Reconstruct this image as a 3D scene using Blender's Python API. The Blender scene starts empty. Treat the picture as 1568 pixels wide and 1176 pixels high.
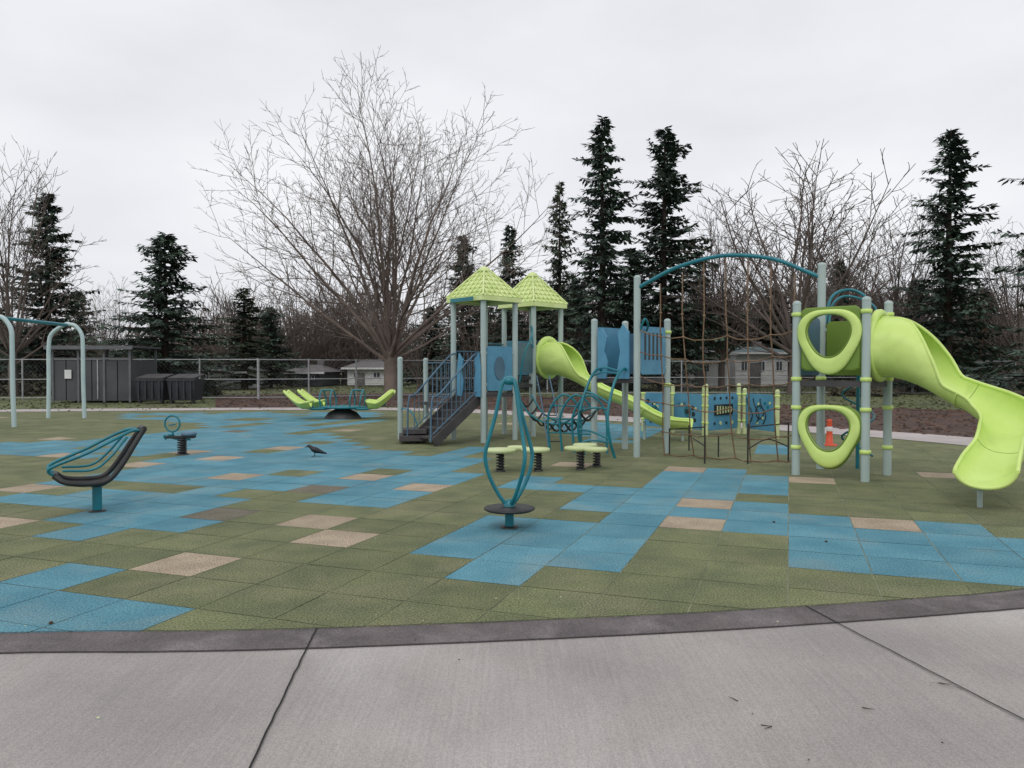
import bpy, math, random
from mathutils import Vector, Matrix, noise
R=random.Random(7)
scene=bpy.context.scene
# ------------------------------------------------------------ calibration (survey of the site from the photo)
F=1180.0; H=1.6; TH=math.atan(23/F)
def ray(px,py):
    a=(px-784)/F; b=(588-py)/F
    return Vector((a, math.cos(TH)+b*math.sin(TH), -math.sin(TH)+b*math.cos(TH)))
def G(px,py,z=0.0):
    d=ray(px,py); t=(H-z)/-d.z
    return Vector((d.x*t,d.y*t,z))
def lin(c):
    c/=255.0
    return c/12.92 if c<=0.04045 else ((c+0.055)/1.055)**2.4
def S(r,g,b,k=1.0): return (min(.9,lin(r)*k),min(.9,lin(g)*k),min(.9,lin(b)*k),1)
# ------------------------------------------------------------ materials
def mat(name,c1,c2=None,scale=4.0,rough=0.6,bump=0.0,bscale=40.0,detail=4,spec=0.5,island=0.0,speck=None,speckscale=300,stretch=None,stain=None,samt=(0.86,1.1),bdist=.02):
    m=bpy.data.materials.new(name); m.use_nodes=True
    nt=m.node_tree; N=nt.nodes; L=nt.links
    bs=N['Principled BSDF']; bs.inputs['Roughness'].default_value=rough
    bs.inputs['Specular IOR Level'].default_value=spec
    tc=N.new('ShaderNodeTexCoord'); src=tc.outputs['Object']
    if c2 is None: c2=tuple(min(1,x*0.8) for x in c1[:3])+(1,)
    nz=N.new('ShaderNodeTexNoise'); nz.inputs['Scale'].default_value=scale; nz.inputs['Detail'].default_value=detail
    L.new(src,nz.inputs['Vector'])
    rp=N.new('ShaderNodeValToRGB'); rp.color_ramp.elements[0].position=0.35; rp.color_ramp.elements[1].position=0.65
    rp.color_ramp.elements[0].color=c1; rp.color_ramp.elements[1].color=c2
    L.new(nz.outputs['Fac'],rp.inputs['Fac']); col=rp.outputs['Color']
    def mixc(kind,fac,a,b):
        mx=N.new('ShaderNodeMix'); mx.data_type='RGBA'; mx.blend_type=kind
        if isinstance(fac,(int,float)): mx.inputs[0].default_value=fac
        else: L.new(fac,mx.inputs[0])
        L.new(a,mx.inputs[6])
        if isinstance(b,tuple): mx.inputs[7].default_value=b
        else: L.new(b,mx.inputs[7])
        return mx.outputs[2]
    if stain:
        n3=N.new('ShaderNodeTexNoise'); n3.inputs['Scale'].default_value=stain[1]; n3.inputs['Detail'].default_value=6; n3.inputs['Distortion'].default_value=0.6
        L.new(src,n3.inputs['Vector'])
        r3=N.new('ShaderNodeValToRGB'); r3.color_ramp.elements[0].position=0.5; r3.color_ramp.elements[1].position=0.72
        L.new(n3.outputs['Fac'],r3.inputs['Fac'])
        mu=N.new('ShaderNodeMath'); mu.operation='MULTIPLY'; mu.inputs[1].default_value=stain[2]; L.new(r3.outputs['Color'],mu.inputs[0])
        col=mixc('MIX',mu.outputs[0],col,stain[0])
    if stretch:
        mp=N.new('ShaderNodeMapping'); mp.inputs['Scale'].default_value=stretch; mp.inputs['Rotation'].default_value=(0,0,.06); L.new(src,mp.inputs['Vector'])
        n4=N.new('ShaderNodeTexNoise'); n4.inputs['Scale'].default_value=1; n4.inputs['Detail'].default_value=6; n4.inputs['Roughness'].default_value=0.75
        L.new(mp.outputs[0],n4.inputs['Vector'])
        r4=N.new('ShaderNodeValToRGB'); r4.color_ramp.elements[0].color=(samt[0],)*3+(1,); r4.color_ramp.elements[1].color=(samt[1],)*3+(1,)
        r4.color_ramp.elements[0].position=0.3; r4.color_ramp.elements[1].position=0.7
        L.new(n4.outputs['Fac'],r4.inputs['Fac'])
        col=mixc('MULTIPLY',1.0,col,r4.outputs['Color'])
    if speck:
        n2=N.new('ShaderNodeTexNoise'); n2.inputs['Scale'].default_value=speckscale; n2.inputs['Detail'].default_value=3
        L.new(src,n2.inputs['Vector'])
        r2=N.new('ShaderNodeValToRGB'); r2.color_ramp.elements[0].color=(speck[0],)*3+(1,); r2.color_ramp.elements[1].color=(speck[1],)*3+(1,)
        r2.color_ramp.elements[0].position=0.38; r2.color_ramp.elements[1].position=0.62
        L.new(n2.outputs['Fac'],r2.inputs['Fac'])
        col=mixc('MULTIPLY',1.0,col,r2.outputs['Color'])
    if island>0:
        ge=N.new('ShaderNodeNewGeometry'); mr=N.new('ShaderNodeMapRange')
        mr.inputs['To Min'].default_value=1-island; mr.inputs['To Max'].default_value=1+island
        L.new(ge.outputs['Random Per Island'],mr.inputs['Value'])
        col=mixc('MULTIPLY',1.0,col,mr.outputs[0])
    L.new(col,bs.inputs['Base Color'])
    if bump>0:
        nb=N.new('ShaderNodeTexNoise'); nb.inputs['Scale'].default_value=bscale; nb.inputs['Detail'].default_value=4
        L.new(src,nb.inputs['Vector'])
        bp=N.new('ShaderNodeBump'); bp.inputs['Strength'].default_value=bump; bp.inputs['Distance'].default_value=bdist
        L.new(nb.outputs['Fac'],bp.inputs['Height']); L.new(bp.outputs['Normal'],bs.inputs['Normal'])
    return m
M={}
M['green']=mat('rubber_tile_green',S(112,116,82,1.12),S(94,101,72,1.12),2.2,0.85,0.5,110,island=0.10,speck=(0.55,1.45),speckscale=75,spec=0.3,stain=(S(138,134,104),1.1,0.6))
M['blue']=mat('rubber_tile_blue',S(94,144,158,1.08),S(78,130,146,1.08),1.8,0.85,0.5,110,island=0.09,speck=(0.66,1.3),speckscale=75,spec=0.3,stain=(S(124,150,154),1.3,0.65))
M['tan']=mat('rubber_tile_tan',S(172,156,134,1.1),S(154,139,120,1.1),3,0.85,0.5,110,island=0.1,speck=(0.55,1.35),speckscale=75,spec=0.3)
M['brown']=mat('rubber_tile_brown',S(120,114,100),S(106,102,88),3,0.85,0.5,110,island=0.05,speck=(0.6,1.35),speckscale=75,spec=0.3)
M['seam']=mat('tile_seam',S(156,158,130),S(104,110,88),3,0.95)
M['conc']=mat('brushed_concrete',S(166,160,155,1.08),S(146,140,137,1.08),0.7,0.58,0.25,220,stretch=(60,1.2,1),speck=(0.82,1.13),speckscale=150,stain=(S(200,195,193,1.1),0.42,0.7),spec=0.45)
M['concfar']=mat('pale_concrete',S(186,177,174),S(168,160,157),1,0.8)
M['curb']=mat('dark_kerb',S(108,99,99),S(86,79,79),2.5,0.7,0.4,70,speck=(0.7,1.25),speckscale=110,stain=(S(134,126,127),3,0.6),stretch=(14,2,1),samt=(.85,1.1))
M['joint']=mat('joint_gap',S(42,39,38),S(32,30,30),3,0.95)
M['soil']=mat('bark_mulch',S(94,70,58),S(60,47,41),1.5,0.95,1.0,12,speck=(0.5,1.5),speckscale=9)
M['grass']=mat('winter_grass',S(104,110,70),S(80,88,56),0.35,0.95,1.0,8,speck=(0.6,1.3),speckscale=6,stain=(S(98,88,66),0.12,0.6))
M['post']=mat('powdercoat_grey',S(172,188,184),S(162,179,176),2,0.45,0.05,30)
M['swingp']=mat('powdercoat_pale_blue',S(186,206,206),S(176,198,200),2,0.4)
M['teal']=mat('powdercoat_teal',S(26,122,134),S(18,108,122),5,0.35,0.04,40)
M['bluep']=mat('panel_blue',S(86,146,174,1.1),S(76,133,162,1.1),3,0.5,0.05,30)
M['slate']=mat('panel_slate_blue',S(82,114,134),S(70,100,120),3,0.5)
M['lime']=mat('moulded_plastic_lime',S(202,224,132,1.12),S(192,216,118,1.12),1.6,0.42,0.05,8,stain=(S(172,194,108,1.1),2.2,0.6),spec=.4)
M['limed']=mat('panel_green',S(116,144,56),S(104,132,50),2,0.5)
M['roof']=mat('roof_lime',S(212,224,160,1.12),S(196,212,140,1.12),3,0.5)
M['cream']=mat('pod_pale_lime',S(204,214,164),S(188,200,144),4,0.6)
M['black']=mat('black_plastic',S(30,31,32),S(42,42,42),8,0.5)
M['deck']=mat('deck_dark_grey',S(62,60,62),S(74,70,70),4,0.7)
M['rope']=mat('rope_brown',S(138,112,88),S(106,86,66),8,0.9)
M['galv']=mat('galvanised_steel',S(168,170,172),S(144,146,148),4,0.5)
M['wire']=mat('galvanised_wire',S(128,130,132),S(110,112,114),4,0.6)
M['encl']=mat('grey_cladding',S(80,82,86),S(66,68,72),0.8,0.7,stretch=(1.2,1.2,.2))
M['frame']=mat('grey_steel_frame',S(104,106,110),S(92,94,98),3,0.6)
M['dumps']=mat('dumpster_dark',S(52,56,62),S(42,46,52),3,0.5)
M['white']=mat('white_paint',S(224,224,222),S(206,206,206),2,0.6)
M['roofg']=mat('shingle_grey',S(120,116,114),S(98,96,96),2,0.9)
M['rooft']=mat('shingle_teal',S(90,104,106),S(80,94,96),2,0.9)
M['glass']=mat('window_glass',S(54,62,70),S(72,80,88),1,0.15)
M['orange']=mat('orange_plastic',S(220,86,52),S(202,76,46),3,0.5)
M['bark']=mat('bark_grey_brown',S(124,111,102),S(96,86,80),1.2,0.95)
M['bark2']=mat('bark_brush',S(114,102,95),S(88,79,74),0.3,0.95)
M['trunk']=mat('bark_dark',S(76,64,57),S(56,48,44),3,0.95)
M['needle']=mat('fir_needles',S(78,98,80),S(48,63,56),0.45,0.8,island=0.6)
M['needle2']=mat('cedar_needles',S(88,100,76),S(58,70,57),0.5,0.8,island=0.6)
M['brush']=mat('brush_leaves',S(82,78,62),S(54,55,47),0.25,0.9,island=0.5)
M['sticks']=mat('brush_sticks',S(104,89,82),S(72,62,58),0.2,0.95,island=0.45)
M['feather']=mat('crow_feathers',S(20,20,24),S(32,32,38),25,0.45)
M['leaf']=mat('dead_leaf',S(84,62,44),S(56,44,34),6,0.9)
M['pole']=mat('timber_pole',S(120,88,66),S(98,72,56),3,0.9)
# ------------------------------------------------------------ mesh builder
def catmull(P,n=6):
    P=[Vector(p) for p in P]; out=[]
    Q=[P[0]*2-P[1]]+P+[P[-1]*2-P[-2]]
    for i in range(1,len(Q)-2):
        a,b,c,d=Q[i-1],Q[i],Q[i+1],Q[i+2]
        for k in range(n):
            t=k/n
            out.append(0.5*((2*b)+(c-a)*t+(2*a-5*b+4*c-d)*t*t+(3*b-a-3*c+d)*t**3))
    out.append(P[-1]); return out
class B:
    def __init__(s): s.v=[];s.f=[];s.m=[];s.s=[];s.mats=[]
    def mi(s,k):
        if k not in s.mats: s.mats.append(k)
        return s.mats.index(k)
    def add(s,vs,fs,k,smooth=False):
        o=len(s.v); s.v.extend(tuple(x) for x in vs); i=s.mi(k)
        for f in fs: s.f.append([o+j for j in f]); s.m.append(i); s.s.append(smooth)
    def box(s,c,size,k,rz=0,M4=None):
        hx,hy,hz=[x/2 for x in size]
        bv=min(hx,hy,hz)*0.12
        vs=[]
        for z,ins in ((-hz,bv),(-hz+bv,0),(hz-bv,0),(hz,bv)):
            for x,y in ((-1,-1),(1,-1),(1,1),(-1,1)):
                vs.append(Vector((x*(hx-ins),y*(hy-ins),z)))
        T=Matrix.Translation(c)@(M4 if M4 else Matrix.Rotation(rz,4,'Z'))
        vs=[T@v for v in vs]
        fs=[(3,2,1,0),(12,13,14,15)]
        for r in range(3):
            for i in range(4):
                a=r*4+i;b=r*4+(i+1)%4; fs.append((a,b,b+4,a+4))
        s.add(vs,fs,k)
    def beam(s,a,b,w,h,k):
        a=Vector(a);b=Vector(b);d=b-a
        x=d.normalized(); y=Vector((0,0,1)).cross(x)
        if y.length<1e-4: y=Vector((0,1,0))
        y.normalize(); z=x.cross(y)
        m=Matrix((x,y,z)).transposed().to_4x4()
        s.box((a+b)/2,(d.length,w,h),k,M4=m)
    def tube(s,P,r,k,n=8,caps=True,ell=None):
        P=[Vector(p) for p in P]
        rs=r if isinstance(r,(list,tuple)) else [r]*len(P)
        d=(P[1]-P[0]).normalized()
        up=Vector((0,0,1)) if abs(d.z)<0.9 else Vector((1,0,0))
        u=d.cross(up).normalized()
        vs=[];L=len(P)
        for i,p in enumerate(P):
            t=(P[min(i+1,L-1)]-P[max(i-1,0)])
            if t.length<1e-9: t=d
            t=t.normalized(); u=(u-t*u.dot(t)).normalized(); w=t.cross(u)
            for j in range(n):
                a=2*math.pi*j/n
                e=ell if ell else 1
                vs.append(p+u*math.cos(a)*rs[i]+w*math.sin(a)*rs[i]*e)
        fs=[]
        for i in range(L-1):
            for j in range(n):
                a=i*n+j;b=i*n+(j+1)%n; fs.append((a,b,b+n,a+n))
        s.add(vs,fs,k,True)
        if caps and n>3:
            s.add(vs[:n],[tuple(reversed(range(n)))],k); s.add(vs[-n:],[tuple(range(n))],k)
    def lathe(s,c,prof,k,n=20,sx=1,sy=1):
        c=Vector(c);vs=[];fs=[]
        for r,z in prof:
            for j in range(n):
                a=2*math.pi*j/n; vs.append(c+Vector((r*sx*math.cos(a),r*sy*math.sin(a),z)))
        for i in range(len(prof)-1):
            for j in range(n):
                a=i*n+j;b=i*n+(j+1)%n; fs.append((a,b,b+n,a+n))
        s.add(vs,fs,k,True)
        s.add(vs[:n],[tuple(reversed(range(n)))],k); s.add(vs[-n:],[tuple(range(n))],k)
    def poly(s,o,ux,uz,pts,th,k):
        o=Vector(o);ux=Vector(ux).normalized();uz=Vector(uz).normalized();nn=ux.cross(uz)
        n=len(pts)
        a=[o+ux*p[0]+uz*p[1]+nn*th/2 for p in pts]; b=[o+ux*p[0]+uz*p[1]-nn*th/2 for p in pts]
        fs=[tuple(range(n)),tuple(range(2*n-1,n-1,-1))]
        s.add(a+b,fs,k)
        s.add(a+b,[(i,i+n,(i+1)%n+n,(i+1)%n) for i in range(n)],k)
    def ring(s,o,ux,uz,A,C,th,k):
        o=Vector(o);ux=Vector(ux).normalized();uz=Vector(uz).normalized();nn=ux.cross(uz);n=len(A)
        f=lambda p,t:o+ux*p[0]+uz*p[1]+nn*t
        mx=lambda a,c,q:((a[0]*(1-q)+c[0]*q),(a[1]*(1-q)+c[1]*q))
        L=[]
        for q,t in ((0,.15),(.12,.42),(.35,.55),(.65,.55),(.88,.42),(1,.15),(1,-.5),(0,-.5)):
            L.append([f(mx(a,c,q),th*t) for a,c in zip(A,C)])
        vs=sum(L,[]);fs=[];m=len(L)
        for r in range(m):
            for i in range(n):
                j=(i+1)%n;q=((r+1)%m)*n
                fs.append((r*n+i,r*n+j,q+j,q+i))
        s.add(vs,fs,k,True)
    def helix(s,c,r,h,turns,wire,k):
        P=[]
        N=int(turns*12)
        for i in range(N+1):
            a=2*math.pi*i/12; P.append(Vector(c)+Vector((r*math.cos(a),r*math.sin(a),h*i/N)))
        s.tube(P,wire,k,6)
    def obj(s,name,parent=None):
        me=bpy.data.meshes.new(name); me.from_pydata(s.v,[],s.f)
        for k in s.mats: me.materials.append(M[k])
        me.polygons.foreach_set('material_index',s.m); me.polygons.foreach_set('use_smooth',s.s)
        me.update()
        o=bpy.data.objects.new(name,me); scene.collection.objects.link(o)
        if parent: o.parent=parent
        return o
def empty(name):
    e=bpy.data.objects.new(name,None); e.empty_display_size=0.2; scene.collection.objects.link(e); return e
def inpoly(x,y,P):
    c=False;n=len(P);j=n-1
    for i in range(n):
        xi,yi=P[i][0],P[i][1];xj,yj=P[j][0],P[j][1]
        if (yi>y)!=(yj>y) and x<(xj-xi)*(y-yi)/(yj-yi)+xi: c=not c
        j=i
    return c
# ------------------------------------------------------------ ground
def sheet(name,pts,z,k,parent=None):
    b=B(); b.add([Vector((p[0],p[1],z)) for p in pts],[tuple(range(len(pts)))],k)
    return b.obj(name,parent)
sheet('grass_ground',[(-900,-200),(900,-200),(900,1500),(-900,1500)],-0.03,'grass')
near=[G(x,y) for x,y in [(0,973),(280,970),(480,966),(780,955),(1060,942),(1240,931),(1400,920),(1568,905)]]
near=[Vector((-11,near[0].y-0.9,0)),Vector((-6.5,near[0].y-0.28,0))]+near+[near[-1]+Vector((1.5,0.62,0)),near[-1]+Vector((6,3.4,0)),near[-1]+Vector((12,9.5,0))]
far=[G(x,y) for x,y in [(1800,712),(1568,690),(1390,673),(1200,659),(1000,648),(800,636),(600,628),(200,629),(-200,634)]]
far=far+[Vector((-34,20,0))]
play=[(p.x,p.y) for p in near]+[(p.x,p.y) for p in far]
sheet('rubber_underlay',play,-0.0035,'seam')
ang=math.radians(19.8); U=Vector((math.sin(ang),math.cos(ang),0)); V=Vector((math.cos(ang),-math.sin(ang),0)); T=0.62
def PX(*a): return [tuple(G(x,y)[:2]) for x,y in a]
blues=[
 PX((190,633),(560,630),(600,640),(560,652),(480,658),(500,668),(560,684),(640,700),(740,684),(740,704),(690,715),(740,735),(700,752),(640,765),(620,785),(520,782),(500,762),(350,752),(380,768),(370,800),(250,820),(40,828),(70,800),(130,770),(0,766),(0,738),(120,722),(260,712),(240,700),(-250,706),(-250,682),(90,676),(270,662),(320,650),(190,640)),
 PX((655,838),(720,795),(800,790),(1015,803),(970,868),(850,862),(800,886),(700,874),(735,848)),
 PX((870,778),(900,745),(960,752),(1030,716),(1150,716),(1205,735),(1140,768),(1205,776),(1205,826),(1115,820),(1120,790),(1040,800),(950,795)),
 PX((1208,792),(1300,794),(1390,790),(1460,793),(1568,860),(1700,900),(1760,950),(1470,896),(1330,884),(1208,872)),
 PX((1520,830),(1640,830),(1760,910),(1600,880)),
 PX((-60,880),(70,864),(132,884),(-20,925)),
 PX((-100,925),(40,912),(290,968),(100,1000),(-200,1000)),
 PX((840,640),(1010,655),(1000,672),(860,668)),
 PX((800,725),(930,745),(915,755),(800,752)),
 PX((1150,680),(1230,683),(1230,700),(1130,692)),
 PX((870,655),(960,658),(960,676),(900,678))]
tans=[(240,873),(490,834),(472,806),(15,795),(22,751),(335,729),(215,715),(522,732),(680,744),(440,687),(70,697),(335,700),(1067,803),(1090,776),(1355,811),(1243,738),(1068,719),(870,708),(300,690),(1465,730)]
browns=[(330,787),(385,660),(470,751)]
def key(p):
    return (math.floor((p.dot(U)-6.58)/T),math.floor(p.dot(V)/T))
tk={key(G(*p)) for p in tans}; bk={key(G(*p)) for p in browns}
tb=B()
for i in range(-16,60):
    for j in range(-60,30):
        c=U*(6.58+(i+.5)*T)+V*((j+.5)*T)
        if c.y<2.5 or c.y>33 or abs(c.x)>26: continue
        g=[R.uniform(.0025,.0055) for _ in range(4)]
        cs=[c+U*a*(T/2-g[q])+V*d*(T/2-g[q]) for q,(a,d) in enumerate(((-1,-1),(-1,1),(1,1),(1,-1)))]
        if not (inpoly(c.x,c.y,play) or any(inpoly(q.x,q.y,play) for q in cs)): continue
        k='green'
        if (i,j) in tk: k='tan'
        elif (i,j) in bk: k='brown'
        elif any(inpoly(c.x,c.y,P) for P in blues):
            k='blue'
            if c.x<-1.5 and c.y>10:
                q=noise.noise(Vector((i*.35,j*.55,2.2)))
                if q>.36 or R.random()<.03: k='green'
        elif c.y>14 and c.x<0 and R.random()<.02: k='tan'
        tilt=[R.uniform(-.0010,.0010) for _ in range(4)]
        tb.add([Vector((q.x,q.y,tilt[n_])) for n_,q in enumerate(cs)],[(0,3,2,1)],k)
tb.obj('rubber_tile_surface')
def offs(P,d):
    out=[]
    for i,p in enumerate(P):
        t=(P[min(i+1,len(P)-1)]-P[max(i-1,0)]).normalized()
        out.append(p+Vector((t.y,-t.x,0))*d)
    return out
nearS=catmull(near,5)
KW=.34
inner=offs(nearS,0.0); outer=offs(nearS,KW)
kb=B()
n=len(inner)
kb.add([Vector((p.x,p.y,0.014)) for p in inner]+[Vector((p.x,p.y,0.014)) for p in outer],[(i,i+n,i+1+n,i+1) for i in range(n-1)],'curb')
kb.add([Vector((p.x,p.y,0.014)) for p in inner]+[Vector((p.x,p.y,-0.004)) for p in inner],[(i,i+1,i+1+n,i+n) for i in range(n-1)],'curb')
kb.obj('concrete_kerb')
outer2=offs(nearS,KW-.005)
cpts=[(p.x,p.y) for p in outer2]+[(40,outer2[-1].y),(40,-30),(-40,-30),(-40,outer2[0].y-4)]
sheet('concrete_pavement',cpts,0.010,'conc')
def strip(b,P,w,z,k):
    P=[Vector(p) for p in P]
    A=offs(P,-w/2);C=offs(P,w/2);n=len(P)
    b.add([Vector((p.x,p.y,z)) for p in A]+[Vector((p.x,p.y,z)) for p in C],[(i,i+n,i+1+n,i+1) for i in range(n-1)],k)
jb=B()
def wob(P,a=0.006,n=14):
    P=[Vector(p) for p in P];out=[]
    for i in range(len(P)-1):
        for q in range(n): out.append(P[i].lerp(P[i+1],q/n)+Vector((R.uniform(-a,a),R.uniform(-a,a),0)))
    return out+[P[-1]]
j0=G(485,966);j1=G(470,996);j1b=G(385,1176); strip(jb,wob([j0,j1,j1b,j1b+(j1b-j1)*1.5],.003),0.010,0.0185,'joint')
j2=G(1233,931);j2a=G(1283,958);j2b=G(1568,1108); strip(jb,wob([j2,j2a],.002),0.010,0.0185,'joint'); strip(jb,wob([j2a,j2b,j2b+(j2b-j2a)],.003),0.010,0.0185,'joint')
strip(jb,wob(outer,.002,2),0.008,0.0185,'joint'); strip(jb,wob(inner,.003,2),0.010,0.0185,'joint')
strip(jb,wob([G(1425,1050),G(1475,1060)],.006,5),0.004,0.0185,'joint')
jb.obj('pavement_joints')
farS=catmull(far,4)
fo=offs(farS,0.75)
b=B(); strip(b,fo,1.9,0.010,'concfar'); b.obj('concrete_path')
soil=[G(x,y) for x,y in [(330,624),(600,622),(800,630),(1000,642),(1200,652),(1390,665),(1568,680),(1800,700)]]+[G(x,y) for x,y in [(1900,650),(1568,630),(1250,621),(1000,612),(640,601),(330,605)]]
sheet('mulch_bed',[(p.x,p.y) for p in soil],-0.015,'soil')
soilp=[(p.x,p.y) for p in soil]
mb=B()
for _ in range(7000):
    x=R.uniform(-16,22);y=R.uniform(14,48)
    if not inpoly(x,y,soilp): continue
    a=R.uniform(0,6.28);l=R.uniform(.04,.16);h=R.uniform(.02,.08)
    d=Vector((math.cos(a),math.sin(a),0));e=Vector((-d.y,d.x,0))
    c=Vector((x,y,-.01))
    mb.add([c-d*l,c+e*l*.6,c+d*l,c-e*l*.6,c+Vector((0,0,h))],[(0,1,4),(1,2,4),(2,3,4),(3,0,4)],'soil')
mb.obj('mulch_clods')
gb=B()
for _ in range(16000):
    x=R.uniform(-45,45);y=R.uniform(24,75)
    if inpoly(x,y,soilp) or inpoly(x,y,play) : continue
    a=R.uniform(0,6.28);w=R.uniform(.04,.12);h=R.uniform(.03,.10)
    d=Vector((math.cos(a),math.sin(a),0))*w
    c=Vector((x,y,-.03)); e=Vector((R.uniform(-.05,.05),R.uniform(-.05,.05),h))
    gb.add([c-d,c+d,c+e],[(0,1,2)],'grass')
gb.obj('grass_tufts')
db=B()
def twig(p,a,l,r=.0025):
    P=[p];d=a
    for _ in range(4):
        d+=R.uniform(-.5,.5);P.append(P[-1]+Vector((math.cos(d),math.sin(d),0))*l/4)
    db.tube([Vector((q.x,q.y,.013+r)) for q in P],[r,r,r*.8,r*.6,r*.3],'leaf',5)
for px,py in [(1165,1115),(1182,1117),(1320,1088),(1437,1050),(1130,1078),(635,985)]:
    twig(G(px,py),R.uniform(0,6.28),R.uniform(.04,.08))
for _ in range(300):
    x=R.uniform(-6,7);y=R.uniform(2.2,14)
    l=R.uniform(.004,.010);a=R.uniform(0,6.28);d=Vector((math.cos(a),math.sin(a),0))*l;e=Vector((-d.y,d.x,0))*.5
    c=Vector((x,y,.020)); db.add([c-d,c+e+Vector((0,0,.004)),c+d,c-e],[(0,1,2),(0,2,3)],'leaf' if R.random()<.7 else 'cream')
for px,py in [(78,955),(1265,830),(1185,800)]:
    c=G(px,py,.0); db.lathe(c,[(.003,0),(.014,.004),(.012,.012),(.003,.016)],'leaf',8)
db.obj('fallen_leaves_and_twigs')
# ------------------------------------------------------------ helpers for equipment
def post(b,x,y,h,r=0.062,k='post',collars=()):
    b.tube([(x,y,-.02),(x,y,h-.03)],r,k,16,caps=False)
    b.lathe((x,y,h-.03),[(r*1.04,0),(r*1.04,.02),(r*.8,.045),(r*.3,.058)],k,16)
    for z in collars: b.lathe((x,y,z-.03),[(r*1.02,0),(r*1.28,.005),(r*1.28,.055),(r*1.02,.06)],'lime',16)
def sq(Fp,d1=(-.70,.70),d2=(.69,.70)):
    Fp=Vector((Fp[0],Fp[1],0)); L=Fp+Vector((*d1,0)); Rr=Fp+Vector((*d2,0)); return Fp,L,Rr,L+Rr-Fp
def panel(b,A,C,z0,z1,k,th=.03,inset=.09):
    A=Vector((A[0],A[1],0));C=Vector((C[0],C[1],0));d=(C-A);L=d.length-2*inset;d.normalize()
    o=A+d*inset+Vector((0,0,z0));h=z1-z0;r=.05
    pts=[(r,0),(L-r,0),(L,r),(L,h-r),(L-r,h),(r,h),(0,h-r),(0,r)]
    b.poly(o,d,(0,0,1),pts,th,k)
    for z in (.15*h,.85*h):
        for q,w in ((-inset,0),(L,inset)): b.box(o+d*(q+inset/2)+Vector((0,0,z)),(inset,.025,.05),'post',rz=math.atan2(d.y,d.x))
    return o,d,L
def disc(b,c,nrm,r,th,k,n=16):
    c=Vector(c);nrm=Vector(nrm).normalized()
    b.tube([c-nrm*th/2,c+nrm*th/2],r,k,n)
def deckp(b,pts,z,k='deck',th=.08):
    b.poly((0,0,z-th/2),(1,0,0),(0,1,0),[(p.x,p.y) for p in pts],th,k)
def slide(b,path,Rf,af,k='lime',n=6,m=14):
    P=catmull(path,n);L=len(P)
    innerv=[];outerv=[];rimA=[];rimB=[]
    for i,p in enumerate(P):
        t=(P[min(i+1,L-1)]-P[max(i-1,0)]).normalized()
        rt=t.cross(Vector((0,0,1))).normalized(); up=rt.cross(t).normalized()
        s_=i/(L-1); Rr=Rf(s_); a=af(s_)
        c=p+up*Rr
        ri=[];ro=[]
        for j in range(m+1):
            th=-a[0]+(a[0]+a[1])*j/m
            q=1.0-0.10*max(0,math.cos(th))**3
            ri.append(c+(rt*math.sin(th)-up*math.cos(th)*q)*Rr)
            ro.append(c+(rt*math.sin(th)-up*math.cos(th)*q)*(Rr+.018))
        innerv.append(ri);outerv.append(ro);rimA.append((ri[0]+ro[0])/2);rimB.append((ri[-1]+ro[-1])/2)
    W_=m+1
    vi=sum(innerv,[]);vo=sum(outerv,[])
    fi=[(i*W_+j,i*W_+j+1,(i+1)*W_+j+1,(i+1)*W_+j) for i in range(L-1) for j in range(m)]
    b.add(vi,fi,k,True); b.add(vo,[tuple(reversed(f)) for f in fi],k,True)
    b.tube(rimA,.024,k,8);b.tube(rimB,.024,k,8)
    for e in (0,L-1): b.tube([(x+y)/2 for x,y in zip(innerv[e],outerv[e])],.022,k,8)
    for e in (int(L*.36),int(L*.66)):
        b.tube([y+(y-x)*.2 for x,y in zip(innerv[e],outerv[e])],.016,k,6)
        b.tube([x for x in innerv[e]],.004,'limed',4)
    return P,innerv
def slat(b,A,C,z0,z1,k,n=7):
    A=Vector((A.x,A.y,0));C=Vector((C.x,C.y,0));d=(C-A).normalized();a=A+d*.08;c=C-d*.08
    for z in (z0,z1): b.tube([a+Vector((0,0,z)),c+Vector((0,0,z))],.018,k,6)
    for i in range(1,n): 
        p=a.lerp(c,i/n); b.tube([p+Vector((0,0,z0)),p+Vector((0,0,z1))],.011,k,5)
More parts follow.
